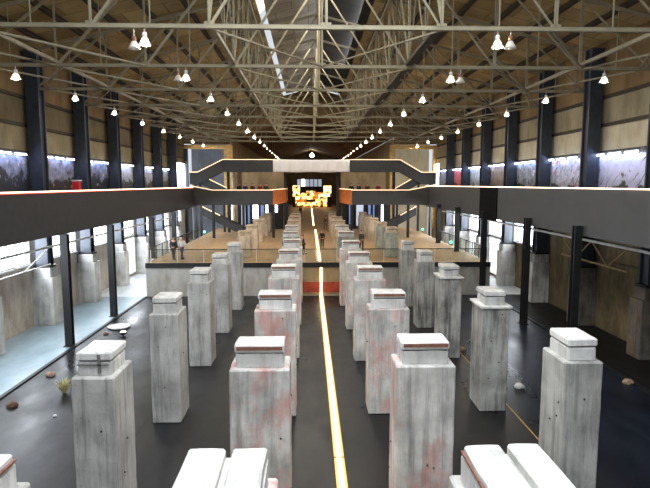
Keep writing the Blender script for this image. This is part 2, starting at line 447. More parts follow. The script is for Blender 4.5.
# ------------------------------------------------------------------ setting: main roof with its ridge lantern
def roofz(x): return RIDGE - (RIDGE - EAVE) * abs(x - XC) / (XR - XC)
LA, LBX = -3.1, 3.9                   # lantern opening
def roof_plane(name, x0, x1, mat, y0, y1, f=roofz, lift=0.0, t=0.15):
    z0, z1 = f(x0) + lift, f(x1) + lift
    struct(name, MB().prism([(x0, z0), (x1, z1), (x1, z1 + t), (x0, z0 + t)], 'y', y0, y1), mat)
roof_plane('ceiling_left', XL - 0.4, LA, 'roof', 14, Y1)
roof_plane('ceiling_right', LBX, XR + 0.4, 'roof', 14, Y1)
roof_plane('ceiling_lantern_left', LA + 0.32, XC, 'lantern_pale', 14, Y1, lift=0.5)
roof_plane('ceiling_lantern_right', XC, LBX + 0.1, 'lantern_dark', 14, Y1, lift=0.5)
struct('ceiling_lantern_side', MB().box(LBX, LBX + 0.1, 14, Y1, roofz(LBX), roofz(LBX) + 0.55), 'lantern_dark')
o = struct('window_30', MB().prism([(LA, roofz(LA) + 0.2), (LA + 0.34, roofz(LA) + 0.55), (LA + 0.34, roofz(LA) + 0.6), (LA, roofz(LA) + 0.25)], 'y', 14, 36), 'slit')
struct('trim_40', MB().bar((XC + 0.1, 14, RIDGE - 0.25), (XC + 0.1, Y1, RIDGE - 0.25), 0.5, 0.4), 'pipe')
# gable between the main roof and the lower hall behind
def roof2(x): return EYE + 8.6 - 0.27 * abs(x - XC)
g = MB().prism([(XL, EYE + 5.0), (-9.9, EYE + 5.0), (-9.9, roof2(-9.9)), (XC, roof2(XC)), (10.8, roof2(10.8)), (10.8, EYE + 5.0), (XR, EYE + 5.0), (XR, EAVE), (XC, RIDGE + 0.4), (XL, EAVE)], 'y', Y1, Y1 + 0.3)
struct('wall_far_gable', g, 'brown')
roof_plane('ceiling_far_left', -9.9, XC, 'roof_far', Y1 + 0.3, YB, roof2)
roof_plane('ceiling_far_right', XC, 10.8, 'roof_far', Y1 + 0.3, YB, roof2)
struct('wall_far_left', MB().box(-10.2, -9.9, Y1 + 0.9, YB, 0, EYE + 5.8), 'partition')
struct('wall_far_right', MB().box(10.8, 11.1, Y1 + 0.9, YB, 0, EYE + 5.8), 'partition')
struct('wall_far_end', MB().box(-10.2, 11.1, YB, YB + 0.3, 0, EYE + 8.8), 'brown')
# side bays beyond the ochre portals
struct('wall_bay_left', MB().box(XL - 0.4, -10.2, Y1 + 6, Y1 + 6.3, 0, EYE + 5.6), 'bay_grey')
struct('wall_bay_right', MB().box(11.1, XR + 0.4, Y1 + 6, Y1 + 6.3, 0, EYE + 5.6), 'bay_warm')
struct('ceiling_bay_left', MB().box(XL - 0.4, -10.2, Y1 + 0.3, Y1 + 6.3, EYE + 5.6, EYE + 5.7), 'white')
struct('ceiling_bay_right', MB().box(11.1, XR + 0.4, Y1 + 0.3, Y1 + 6.3, EYE + 5.6, EYE + 5.7), 'white')
for s, (a, b) in (('left', (XL, -9.5)), ('right', (10.2, XR))):
    t = thing('portal_frame', 'ochre painted portal frame at the %s of the far gable' % s, 'frame', (0, Y1 - 0.3, 0), group='ochre portal frames')
    MB().box(a, b, -0.25, 0.25, EYE + 4.35, EYE + 4.85).build('lintel', 'yellow', t, bevel=0.03)
    for x0, w, zb in ((a, 0.5, UP if a > 0 else 0), (b - (1.1 if a < 0 else 0.5), 1.1 if a < 0 else 0.5, UP if a < 0 else 0)):
        MB().box(x0, x0 + w, -0.25, 0.25, zb, EYE + 4.35).build('jamb', 'column' if x0 < -12 else 'yellow', t, bevel=0.03)

# ------------------------------------------------------------------ columns along the walls
def column(x, sgn, y, label):
    t = thing('steel_column', label, 'column', (x, y, 0), group='steel columns along the walls')
    w, d = 0.7, 0.72                      # an I-section: two flanges and a web
    m = MB(); zt = EAVE - 0.4; zb = 3.4
    m.box(-0.35, 0.35, -d / 2, -d / 2 + 0.1, zb, zt); m.box(-0.35, 0.35, d / 2 - 0.1, d / 2, zb, zt)
    m.box(-0.22, 0.22, -d / 2 + 0.1, d / 2 - 0.1, zb, zt)
    m.build('shaft', 'column', t)
    MB().box(-0.45, 0.45, -0.42, 0.42, 3.3, 3.42).build('base_plate', 'black_steel', t)
    p = MB(); p.box(-0.55, 0.62, -0.5, 0.5, 0, 2.75) if sgn > 0 else p.box(-0.62, 0.55, -0.5, 0.5, 0, 2.75)
    p.build('plinth', 'cap_grey' if sgn > 0 else ('plinth_shaded' if y < 36 else 'conc'), t, bevel=0.04)
    MB().box(-0.5, 0.5, -0.44, 0.44, 2.75, 3.3).build('plinth_step', 'cap_grey' if sgn > 0 else ('plinth_shaded' if y < 36 else 'conc'), t, bevel=0.03)
for i, y in enumerate(COLS[:7]):
    column(-15.05, 1, y + 0.9, 'dark steel column on a concrete plinth, %s along the left wall' % (nth(i) + ('' if i == 0 else ' from the front')))
for i, y in enumerate(COLS[:7]):
    column(15.65, -1, y, 'dark steel column on a concrete plinth, %s along the right wall' % (nth(i) + ('' if i == 0 else ' from the front')))

# ------------------------------------------------------------------ posters with tubes above
PAL_L = [((150, 156, 188), (88, 94, 118), (46, 48, 60), (180, 180, 196)), ((140, 144, 170), (80, 80, 88), (52, 50, 52), (190, 134, 84)),
         ((134, 140, 166), (68, 72, 84), (38, 40, 48), (190, 190, 196)), ((190, 192, 204), (140, 140, 146), (86, 86, 88), (160, 150, 140)),
         ((184, 188, 200), (136, 132, 130), (90, 86, 84), (170, 150, 120)), ((176, 180, 190), (124, 114, 110), (84, 78, 76), (200, 90, 70)), ((176, 180, 190), (124, 114, 110), (84, 78, 76), (170, 90, 70))]
PAL_R = [((206, 206, 232), (182, 184, 216), (74, 74, 78), (150, 150, 170)), ((196, 196, 214), (126, 128, 138), (82, 80, 84), (214, 40, 62)),
         ((150, 154, 164), (62, 64, 70), (40, 42, 46), (200, 200, 206)), ((150, 136, 128), (112, 100, 92), (84, 74, 68), (180, 124, 76)),
         ((196, 206, 220), (150, 158, 164), (96, 102, 98), (120, 134, 130)), ((206, 120, 124), (166, 74, 80), (96, 54, 58), (230, 160, 160)), ((150, 160, 180), (110, 112, 124), (70, 70, 80), (180, 170, 160))]
DESC_L = ['dark slate', 'dark slate with an ochre patch', 'near-black', 'mottled grey', 'grey-brown', 'brown with red marks', 'dull brown']
DESC_R = ['lavender with dark twigs', 'grey with a red patch', 'blackish', 'brown', 'pale bluish', 'crimson', 'dull blue']
for side, x, sgn, off, PAL, DESC in (('left', XL, 1, 0.9, PAL_L, DESC_L), ('right', XR, -1, 0.9, PAL_R, DESC_R)):
    for i in range(7):
        y0, y1 = COLS[i] + off + 0.45, COLS[i] + off + 5.55
        yc = (y0 + y1) / 2; h = (y1 - y0) / 2
        idx = i
        pal = PAL[idx]
        m = poster_mat('poster_print_%s_%d' % (side, i), *pal, seed=i * 1.7 + (5 if sgn > 0 else 0), mass=0.58 if side == 'left' else 0.36, twigs=side == 'right' and i < 2)
        t = thing('wall_poster', '%s printed panel, %s bay of the %s gallery wall' % (DESC[idx], nth(i), side), 'poster', (x + sgn * 0.08, yc, EYE - 1.1), group='printed panels along the gallery walls')
        MB().box(-0.03, 0.03, -h, h, 0.0, 2.6).build('print', m, t)
        fr = MB(); fr.box(-0.05, 0.05, -h - 0.06, -h, -0.05, 2.65); fr.box(-0.05, 0.05, h, h + 0.06, -0.05, 2.65); fr.box(-0.05, 0.05, -h, h, 2.6, 2.65)
        fr.build('frame', 'black_steel', t)
        for j in range(3):
            yy = yc + (j - 1) * 1.5
            q = thing('light_tube', 'cool light tube, %s of three over the panel in the %s bay, %s wall' % (('nearest', 'middle', 'farthest')[j], nth(i), side), 'lamp', (x + sgn * 0.32, yy, EYE + 1.56), group='light tubes over the wall panels')
            MB().tube([(0, -0.58, 0), (0, 0.58, 0)], 0.026, 8).build('tube', 'tube', q)
            hb = MB(); hb.box(-0.05, 0.05, -0.63, -0.58, -0.05, 0.09); hb.box(-0.05, 0.05, 0.58, 0.63, -0.05, 0.09); hb.box(-0.05, 0.05, -0.63, 0.63, 0.06, 0.1)
            if sgn > 0: hb.box(-0.28, -0.05, -0.05, 0.05, 0.06, 0.1)
            else: hb.box(0.05, 0.28, -0.05, 0.05, 0.06, 0.1)
            hb.build('holder', 'white', q)
# red case standing on the left gallery
t = thing('red_cabinet', 'small red cabinet with a pale top against the left gallery wall', 'cabinet', (-14.3, 33.9, EYE - 1.45))
MB().box(-0.2, 0.2, -0.2, 0.2, 0, 1.62).build('body', 'red', t, bevel=0.02)
MB().box(-0.24, 0.24, -0.24, 0.24, 1.62, 1.7).build('top', 'white', t, bevel=0.01)

# ------------------------------------------------------------------ galleries
PYS = {'left': [26.5, 32.6, 41.0, 47.8, 54.6], 'right': [24.4, 30.1, 37.6, 44.5, 51.0]}
def gallery(side, gx, wx, top, bot, label):
    s = 1 if gx < 0 else -1             # towards the hall
    PY = PYS[side]
    t = thing('side_gallery', label, 'gallery', (gx, 0, EYE), group='side galleries')
    y0, y1 = 3.0, 57.5
    def B(a, b, *r): return MB().box(min(a, b), max(a, b), *r)
    B(0, wx - gx, y0, y1, -1.75, -1.45).build('deck', 'parapet_dark', t)
    B(0, s * 0.14, y0, y1, bot, top).build('parapet', 'parapet' if gx > 0 else 'parapet_dark', t)  # left one darker: its backlit shade is put into the panel colour
    B(-s * 0.06, s * 0.2, y0, y1, top, top + 0.05).build('handrail', 'led', t)
    if gx < 0: B(s * 0.14, s * 0.2, y0, y1, top - 0.05, top).build('rail_edge', 'led_red', t)
    for y in PY:
        p = MB(); zb = (0 if y < YE else UP) - EYE
        xo = s * (0.32 if gx > 0 else 0.16)
        zt = bot + (0.45 if gx > 0 else 0.0)
        p.box(xo - 0.17, xo + 0.17, y - 0.17, y - 0.11, zb + 0.04, zt); p.box(xo - 0.17, xo + 0.17, y + 0.11, y + 0.17, zb + 0.04, zt); p.box(xo - 0.05, xo + 0.05, y - 0.11, y + 0.11, zb + 0.04, zt)
        po = p.build('post', 'black_steel', t)
        MB().box(xo - 0.24, xo + 0.24, y - 0.24, y + 0.24, zb, zb + 0.04).build('foot_plate', 'black_steel', po)
    for y in PY:
        B(s * 0.1, wx - gx, y - 0.08, y + 0.08, -2.1, -1.75).build('cross_beam', 'black_steel', t)
    if gx > 0:
        B(s * 0.14, s * 0.2, 35.6, 39.2, bot - 0.12, top - 0.03).build('dark_panel', 'matte_black', t)
    return t
gallery('left', GX0, XL, -0.37, -2.42, 'long charcoal gallery along the left wall with a glowing handrail')
gallery('right', GX1, XR, -0.22, -2.36, 'long grey gallery along the right wall with a glowing handrail')

# pipes and lattice girders under the galleries
def girder(x, y0, y1, zt, label, l0, l1, zb, n, mat, w):
    t = thing('pipe_rail', label, 'pipe', (x, (y0 + y1) / 2, 0), group='pipe rails under the galleries')
    c = (y0 + y1) / 2; h = (y1 - y0) / 2
    MB().tube([(0, -h, zt), (0, h, zt)], 0.07, 8).build('pipe', 'pipe', t)
    MB().bar((0, l0 - c, zb), (0, l1 - c, zb), w * 1.5, w * 1.5).build('bottom_bar', mat, t)
    for i in range(n):
        a = l0 - c + (l1 - l0) * i / n; b = l0 - c + (l1 - l0) * (i + 1) / n; m_ = (a + b) / 2
        MB().bar((0, a, zt), (0, m_, zb), w).build('brace', mat, t); MB().bar((0, m_, zb), (0, b, zt), w).build('brace', mat, t)
girder(-14.3, 22, 60, EYE - 3.45, 'pale pipe rail with one thin brace in front of the left windows', 24.5, 30.0, EYE - 4.4, 1, 'pipe', 0.035)
girder(14.9, 22, 60, EYE - 3.0, 'pale pipe with a short dull ochre lattice under the right gallery', 24.6, 31.2, EYE - 4.1, 2, 'ochre_dull', 0.06)

# ------------------------------------------------------------------ concrete pillars
rng = random.Random(5)
def rough_box(x0, x1, y0, y1, z0, z1, sx, sy, sz, amp, seed):
    """a box with gridded faces whose surface and corners are slightly worn"""
    bm = bmesh.new()
    bmesh.ops.create_cube(bm, size=1.0)
    for v in bm.verts:
        v.co = Vector((x0 + (v.co.x + 0.5) * (x1 - x0), y0 + (v.co.y + 0.5) * (y1 - y0), z0 + (v.co.z + 0.5) * (z1 - z0)))
    for ax, n in ((0, sx), (1, sy), (2, sz)):
        lo, hi = ((x0, x1), (y0, y1), (z0, z1))[ax]
        for i in range(1, n):
            no = [0, 0, 0]; no[ax] = 1; co = [0, 0, 0]; co[ax] = lo + (hi - lo) * i / n
            bmesh.ops.bisect_plane(bm, geom=bm.verts[:] + bm.edges[:] + bm.faces[:], plane_co=co, plane_no=no)
    bmesh.ops.bevel(bm, geom=[e for e in bm.edges if e.is_manifold and e.calc_face_angle(0) > 0.7], offset=0.03, segments=1, affect='EDGES')
    for v in bm.verts:
        p = v.co * 2.3 + Vector((seed * 11.3, seed * 5.1, seed)); k_ = noise.noise_vector(p) * amp
        if v.co.z > z0 + 0.02: v.co += Vector((k_.x, k_.y, k_.z * 0.6))
    return bm
def bm_obj(name, bm, mat, parent):
    bmesh.ops.recalc_face_normals(bm, faces=bm.faces)
    me = bpy.data.meshes.new(name); bm.to_mesh(me); bm.free(); me.materials.append(M[mat])
    o = bpy.data.objects.new(name, me); C.objects.link(o); o.parent = parent; return o
def true_depth(d, h):
    """depth of a point h below the eye, allowing for the camera's downward tilt"""
    a = math.atan((184 + 540 * h / d - 244) / 540) + math.radians(6.34)
    return h / math.tan(a)
pc = [0]
def pillar(xc, yf, w, d, zb, zs, zt, cw, cd, label, group, body, cap, style=0):
    """shaft, a narrower cap block, a cap slab; style 1 rust strip, 2 split grooved cap, 3 cross groove, 4 ledge plate"""
    pc[0] += 1; sd = pc[0] * 1.37
    if yf > 8: yf = (true_depth(yf, EYE - zs) + true_depth(yf, EYE - zb)) / 2 + (0.1 if yf < 14 else 0)
    t = thing('concrete_pillar', label, 'pillar', (xc, yf + d / 2, zb), group=group)
    hs = zs - zb; hc = zt - zs
    near = yf < 27
    n = (4, 4, 10) if near else (2, 2, 4)
    bm_obj('shaft', rough_box(-w / 2, w / 2, -d / 2, d / 2, 0, hs, *n, 0.014, sd), body, t)
    if style == 4:
        MB().box(-w / 2 - 0.07, w / 2 + 0.07, -d / 2 - 0.07, d / 2 + 0.07, hs - 0.02, hs + 0.06).build('ledge_plate', 'cap', t, bevel=0.015)
        hs += 0.05; hc -= 0.05
    k = 0.6
    if style == 2:                       # two grooved blocks side by side
        for sx, (a, b) in enumerate(((-cw / 2, -0.02), (0.08, cw / 2))):
            bm_obj('cap_block', rough_box(a, b, -cd / 2, cd / 2, hs - 0.01, hs + hc, 3, 3, 2, 0.03, sd + sx), cap, t)
        sgn_ = 1 if xc < -3 else (-1 if xc > 0 else 0)
        if sgn_:
            e = sgn_ * (cw / 2 + 0.0)
            MB().box(min(e, e + sgn_ * 0.035), max(e, e + sgn_ * 0.035), -cd / 2 + 0.02, cd / 2 - 0.02, hs + hc * 0.78, hs + hc * 0.85).build('edge_strip', 'rust', t)
        bm_obj('cap_base', rough_box(-cw / 2 - 0.02, cw / 2 + 0.02, -cd / 2 - 0.02, cd / 2 + 0.02, hs - 0.02, hs + hc * 0.72, 3, 3, 1, 0.012, sd + 3), cap, t)
    else:
        bm_obj('cap_block', rough_box(-cw / 2, cw / 2, -cd / 2, cd / 2, hs - 0.02, hs + hc * k, 3, 3, 2, 0.02, sd + 1), cap, t)
        e = 0.025
        bm_obj('cap_slab', rough_box(-cw / 2 - e, cw / 2 + e, -cd / 2 - e, cd / 2 + e, hs + hc * (k + 0.05), hs + hc, 3, 3, 1, 0.02, sd + 2), cap, t)
        MB().box(-cw / 2 + 0.03, cw / 2 - 0.03, -cd / 2 + 0.03, cd / 2 - 0.03, hs + hc * (k - 0.06), hs + hc * (k + 0.09)).build('joint', 'parapet_dark', t)
    if style == 1:
        MB().box(-cw / 2 + 0.02, cw / 2 - 0.02, -cd / 2 - 0.05, -cd / 2, hs + hc * 0.78, hs + hc * 0.93).build('edge_strip', 'rust', t)
    if style == 3:
        g = MB(); g.box(-cw / 2 + 0.0, cw * 0.42, -cd / 2 - 0.035, -cd / 2, hs + hc * 0.44, hs + hc * 0.5); g.box(0.08, 0.15, -cd / 2 - 0.035, -cd / 2, hs + 0.05, hs + hc * 0.92)
        g.build('crack', 'crack_grey', t)
    if near and style != 2:              # tie holes in the faces
        r2 = random.Random(sd)
        for _ in range(4):
            z = r2.uniform(0.4, hs - 0.25); u = r2.uniform(-0.4, 0.4)
            if r2.random() < 0.6: a, b = (u * w, -d / 2 + 0.02, z), (u * w, -d / 2 - 0.025, z)
            else: s_ = 1 if xc < 0 else -1; a, b = (s_ * (w / 2 - 0.02), u * d, z), (s_ * (w / 2 + 0.025), u * d, z)
            MB().tube([a, b], 0.02, 6).build('tie_hole', 'black_steel', t)
    return t
ZS, ZT = EYE - 4.26, EYE - 3.71
def far_label(i): return nth(i) if i == 0 else nth(i) + ' from the front'
# outer left row
for i, yf in enumerate((5.4, 12.1, 18.0, 23.6, 28.9, 34.2)):
    pillar(-4.80 if i else -4.5, yf, 0.95, 1.27 if i else 2.1, 0, ZS, ZT - 0.02, 0.74, 0.95 if i else 1.7,
           'grey concrete pillar standing on the pit floor, %s in the outer left row' % far_label(i), 'pillars of the outer left row', 'conc', 'cap' if i < 2 else 'cap_grey', 3 if i == 1 else (0 if i else 2))
# outer right row
for i, yf in enumerate((12.8, 18.6, 24.4, 29.6, 34.8)):
    pillar(6.48 if i else 6.6, yf, 0.94, 1.27, 0, ZS, ZT, 0.68, 1.0,
           'grey streaked concrete pillar standing on the pit floor, %s in the outer right row' % far_label(i), 'pillars of the outer right row', 'conc_dark' if i else 'conc', 'cap' if i == 0 else 'cap_grey', 4 if i in (1, 2) else 0)
# inner rows
for i, yf in enumerate((5.4, 12.5, 18.4, 24.6, 30.5, 36.2)):
    pillar(-1.16, yf, 1.4, 1.05 if i else 2.1, 0, ZS, ZT, 1.1, 0.72 if i else 1.75,
           ('whitewashed concrete pillar with a grooved white cap, nearest in the inner left row' if i == 0 else 'pale pink-stained concrete pillar standing in the pit, %s in the inner left row' % far_label(i)), 'pillars of the inner left row', 'conc_white', 'cap', 2 if i == 0 else 1)
for i, yf in enumerate((5.4, 12.65, 18.5, 24.1, 29.4, 35.2)):
    pillar(2.75, yf, 1.4, 1.0 if i else 2.1, 0, ZS, ZT, 1.1, 0.72 if i else 1.75,
           ('whitewashed concrete pillar with a split white cap, nearest in the inner right row' if i == 0 else 'pale pink-stained concrete pillar standing in the pit, %s in the inner right row' % far_label(i)), 'pillars of the inner right row', 'conc_white', 'cap', 2 if i == 0 else 1)
# rows on the tan floor
FY = [41.0, 46.6, 52.2, 57.6, 63.2, 67.4]
for i, yf in enumerate(FY):
    dz = 0.04 * i
    pillar(-4.98, yf, 1.05, 1.5, UP, EYE - 3.95 + dz, EYE - 3.58 + dz, 0.9, 1.2, 'buff concrete pillar on the tan floor, %s in the outer left row there' % far_label(i), 'outer left pillars on the tan floor', 'conc_warm', 'conc_warm', 0)
    pillar(-1.42 - 0.06 * i, yf, 1.35, 1.1, UP, EYE - 4.0 + dz, EYE - 3.62 + dz, 1.15, 0.8, 'buff concrete pillar on the tan floor, %s in the inner left row there' % far_label(i), 'inner left pillars on the tan floor', 'conc_green' if i == 0 else 'conc_warm', 'cap_grey' if i < 2 else 'conc_warm', 1)
    pillar(2.85 + 0.05 * i, yf, 1.35, 1.1, UP, EYE - 4.0 + dz, EYE - 3.62 + dz, 1.15, 0.8, 'buff concrete pillar on the tan floor, %s in the inner right row there' % far_label(i), 'inner right pillars on the tan floor', 'conc_green' if i == 0 else 'conc_warm', 'cap_grey' if i < 2 else 'conc_warm', 1)
    pillar(6.38, yf, 0.96, 1.2, UP, EYE - 3.7, EYE - 3.3, 0.8, 0.95, 'tall buff concrete pillar on the tan floor, %s in the outer right row there' % far_label(i), 'outer right pillars on the tan floor', 'conc_green' if i < 2 else 'conc_warm', 'conc_warm', 0)

# ------------------------------------------------------------------ glowing floor strip
def strip(label, x, spans, z, w):
    t = thing('floor_light_strip', label, 'light strip', (x, spans[0][0], z), group='glowing strips along the middle')
    for a, b in spans:
        a -= spans[0][0]; b -= spans[0][0]
        MB().box(-w / 2, w / 2, a + 0.04, b - 0.04, 0.0, 0.05).build('diffuser', 'strip', t)
        MB().box(-w / 2 - 0.07, -w / 2, a, b, 0.0, 0.035).build('gold_edge', 'strip_gold', t)
        MB().box(w / 2, w / 2 + 0.07, a, b, 0.0, 0.035).build('gold_edge', 'strip_gold', t)
    return t
strip('long warm glowing strip along the pit floor between the inner rows', 0.86, [(6, 15), (15.1, 26.4), (26.6, 34.0), (34.1, YE - 0.16)], 0, 0.15)
strip('warm glowing strip along the tan floor, front length', 0.78, [(YE + 0.7, 52), (52.1, 66)], UP, 0.15)
strip('thin glowing strip along the tan floor, far length towards the display', 0.62, [(73, 98), (98.2, 126)], UP, 0.13)
t = thing('wall_light_strip', 'short upright glowing strip on the red and buff edge wall', 'light strip', (0.86, YE - 0.06, 0.02))
MB().box(-0.07, 0.07, 0, 0.03, 0.0, UP - 0.36).build('diffuser', 'strip', t)

# ------------------------------------------------------------------ balustrades on the tan floor
def balustrade(a, b, label, n, h=0.95, post=False):
    a = Vector(a); b = Vector(b); L = (b - a).length; rz = math.atan2((b - a).y, (b - a).x)
    t = thing('glass_balustrade', label, 'railing', a, rz, 'glass balustrades round the tan floor')
    MB().bar((0, 0, h), (L, 0, h), 0.06, 0.05).build('handrail', 'black_steel', t)
    for i in range(n):
        x0, x1 = L * i / n, L * (i + 1) / n
        MB().box(x0 + 0.03, x1 - 0.03, -0.008, 0.008, 0.04, h - 0.03).build('glass_panel', 'glass', t)
    for i in range(n + 1):
        MB().box(L * i / n - 0.02, L * i / n + 0.02, -0.03, 0.03, 0, h).build('post', 'black_steel' if post else 'pipe', t)
balustrade((-11.3, YE + 0.25, UP), (-1.9, YE + 0.25, UP), 'glass balustrade on the front edge of the tan floor, left of the inner pillars', 5)
balustrade((-0.3, YE + 0.25, UP), (2.0, YE + 0.25, UP), 'short glass balustrade on the front edge of the tan floor across the middle aisle', 2)
balustrade((3.55, YE + 0.25, UP), (12.8, YE + 0.25, UP), 'glass balustrade on the front edge of the tan floor, right of the inner pillars', 5)
balustrade((-11.45, YE + 0.5, UP), (-11.45, 56, UP), 'glass balustrade along the left side of the tan floor', 10, 1.0, True)
balustrade((12.95, YE + 0.5, UP), (12.95, 56, UP), 'glass balustrade along the right side of the tan floor', 10, 1.0, True)

# ------------------------------------------------------------------ roof trusses
NODES = [XC + 3.9 * i for i in range(-4, 5)]
NODES[0] = XL + 0.55; NODES[-1] = XR - 0.6
def topz(x): return roofz(x) - 0.42
def truss(y, label):
    t = thing('roof_truss', label, 'roof truss', (0, y, CHORD), group='steel roof trusses')
    z = lambda x: topz(x) - CHORD
    m = MB(); a, b = NODES[0] - 0.1, NODES[-1] + 0.1
    m.bar((a, -0.07, 0), (b, -0.07, 0), 0.03, 0.13); m.bar((a, 0.07, 0), (b, 0.07, 0), 0.03, 0.13); m.bar((a, 0, 0.065), (b, 0, 0.065), 0.17, 0.02)
    m.build('bottom_chord', 'truss', t)
    for x0, x1 in ((a, XC), (XC, b)):
        MB().bar((x0, 0, z(x0)), (x1, 0, z(x1)), 0.14, 0.14).build('top_chord', 'truss', t)
    for i, x in enumerate(NODES):
        MB().angle((x, 0, 0), (x, 0, z(x)), 0.1, 0.025).build('upright', 'truss', t)
        if i not in (4,):
            xi = NODES[i + 1] if x < XC else NODES[i - 1]
            MB().angle((x, 0.02, 0), (xi, 0.02, z(xi)), 0.095, 0.025).build('diagonal', 'truss', t)
        MB().box(x - 0.17, x + 0.17, -0.02, 0.02, -0.06, 0.17).build('gusset_plate', 'truss', t)
    # a sub-strut in each half panel
    for i in range(1, 8):
        if i == 4: continue
        x = NODES[i]; xo = NODES[i - 1] if x < XC else NODES[i + 1]
        xm = (x + xo) / 2
        MB().angle((xm, -0.02, 0.0), (xm, -0.02, z(xm)), 0.04, 0.015).build('light_upright', 'truss', t)
    return t
TY = [18.8 + 6.08 * i for i in range(9)]
t0 = truss(TY[0], 'pale grey steel roof truss nearest the front, crossing the very top of the view')
for i, y in enumerate(TY[1:]):
    dup(t0, (0, y, CHORD), 'steel roof truss, %s from the front of the hall' % nth(i + 1))

# longitudinal lattice frames joining the trusses
def long_frame(x, label, w, mat, lattice=True):
    t = thing('roof_bracing_frame', label, 'bracing', (x, TY[0], CHORD), group='bracing frames along the roof')
    L = TY[-1] - TY[0]; z = topz(x) - CHORD - 0.1
    MB().bar((0, 0, 0.14), (0, L, 0.14), w, 0.14).build('bottom_tie', mat, t)
    if lattice:
        MB().bar((0, 0, z), (0, L, z), 0.14, 0.14).build('top_tie', 'truss', t)
        for i in range(8):
            a, b = 6.08 * i, 6.08 * i + 6.08; mz = z
            MB().angle((0, a, 0.2), (0, a + 3, mz), 0.07, 0.02).build('brace', 'truss', t)
            MB().angle((0, a + 3, mz), (0, b, 0.2), 0.07, 0.02).build('brace', 'truss', t)
            MB().angle((0.05, a + 3, 0.2), (0.05, a + 3, mz), 0.055, 0.02).build('hanger', 'truss', t)
            MB().angle((0.05, a + 0.3, mz), (0.05, a + 3, 0.2), 0.05, 0.02).build('cross_brace', 'truss', t)
            MB().angle((0.05, a + 3, 0.2), (0.05, b - 0.3, mz), 0.05, 0.02).build('cross_brace', 'truss', t)
    return t
long_frame(NODES[3], 'latticed bracing frame running along the roof, left of the ridge', 0.15, 'truss')
long_frame(NODES[5], 'latticed bracing frame running along the roof, right of the ridge', 0.3, 'truss_dark')
long_frame(NODES[1], 'plain tie running along the roof near the left wall', 0.13, 'truss', False)
long_frame(NODES[7], 'plain tie running along the roof near the right wall', 0.13, 'truss', False)
# flat bracing between neighbouring bottom chords
fb = None
for i, y in enumerate(TY[:-1]):
    lab = 'flat criss-cross bracing at chord level in the %s roof bay' % nth(i)
    if fb is None:
        fb = thing('chord_bracing', lab, 'bracing', (0, y, CHORD - 0.02), group='flat bracing between the trusses')
        for a, b in ((0, 1), (1, 2), (6, 7), (7, 8)):
            NX = [NODES[0] + 0.65] + NODES[1:-1] + [NODES[-1] - 0.65]
            MB().angle((NX[a], 0.15, 0), (NX[b], 5.95, 0), 0.085, 0.025).build('brace', 'truss', fb)
            if (a, b) in ((0, 1), (7, 8)): MB().angle((NX[b], 0.15, -0.04), (NX[a], 5.95, -0.04), 0.085, 0.025).build('brace', 'truss', fb)
        MB().angle((NODES[5], 0.1, 0), (NODES[4], 5.9, 0), 0.07, 0.02).build('brace', 'truss', fb)
        MB().angle((NODES[3], 0.1, 0), (NODES[4], 5.9, 0), 0.07, 0.02).build('brace', 'truss', fb)
    else: dup(fb, (0, y, CHORD - 0.02), lab)
# purlins under the roof boards
i = 0
for side, xs in (('left', [-14.4 + 1.95 * j for j in range(6)]), ('right', [4.6 + 1.95 * j for j in range(6)])):
    for j, x in enumerate(xs):
        m = MB(); zz = roofz(x)
        m.box(-0.1, 0.1, 0, Y1 - 14.2, -0.22, 0)
        o = m.build('roof_purlin', 'truss_dark', loc=(x, 14.1, zz - 0.03))
        jj = j if side == 'left' else 5 - j
        tag(o, 'dark roof purlin, %s up from the %s wall' % (('first', 'second', 'third', 'fourth', 'fifth', 'sixth')[jj], side), 'purlin', 'dark roof purlins')

# ------------------------------------------------------------------ pendant lamps
def lamp_proto(lit, label, loc, rod=0.42):
    t = thing('pendant_lamp', label, 'lamp', loc, group='pendant lamps under the trusses')
    MB().tube([(0, 0, 0.1), (0, 0, rod)], 0.02, 6).build('rod', 'pipe', t)
    MB().lathe([(0.0, 0.16), (0.07, 0.16), (0.08, 0.1), (0.08, -0.02), (0, -0.02)], 10).build('housing', 'white' if lit else 'rust', t, smooth=True)
    MB().lathe([(0.07, 0.0), (0.1, -0.04), (0.16, -0.17), (0.215, -0.25), (0.205, -0.25), (0.15, -0.17), (0.09, -0.05), (0.06, -0.02)], 16).build('shade', 'shade', t, smooth=True)
    s = MB().lathe([(0, 0.1), (0.06, 0.085), (0.1, 0.03), (0.1, -0.03), (0.06, -0.085), (0, -0.1)], 12, (0, 0, -0.19))
    s.build('bulb', 'bulb' if lit else 'white', t, smooth=True)
    return t
LZ = CHORD - 0.36
rows = [('left inner', -5.45), ('left outer', -12.9), ('right inner', 6.42), ('right outer', 13.45)]
lp = None
for rn, x in rows:
    for i, y in enumerate(TY):
        lab = 'lit pendant lamp, %s in the %s row under the trusses' % (far_label(i), rn)
        if rn.endswith('outer'):
            if i == 0: continue
            lab = 'lit pendant lamp, %s in the %s row under the trusses' % (far_label(i - 1), rn)
        if lp is None: lp = lamp_proto(True, lab, (x, y, LZ))
        else: dup(lp, (x, y, LZ), lab)
fp = None
for i in range(9):
    for rn, x in (('left', -5.6), ('right', 6.5)):
        lab = 'tiny lit pendant lamp, %s in the %s string under the far roof' % (far_label(i), rn)
        if fp is None: fp = lamp_proto(True, lab, (x, 73.5 + 5.5 * i, LZ), (roof2(6.5) - LZ) / 0.6); fp.scale = (0.6, 0.6, 0.6)
        else: dup(fp, (x, 73.5 + 5.5 * i, LZ), lab)
ul = lamp_proto(False, 'unlit rusty pendant lamp beside the nearest lit lamp on the left', (-5.8, TY[0], LZ - 0.12))
dup(ul, (6.86, TY[0], LZ - 0.02), 'unlit rusty pendant lamp beside the nearest lit lamp on the right')
dup(ul, (6.86, TY[1], LZ - 0.05), 'unlit pendant lamp beside the second lit lamp in the right inner row')
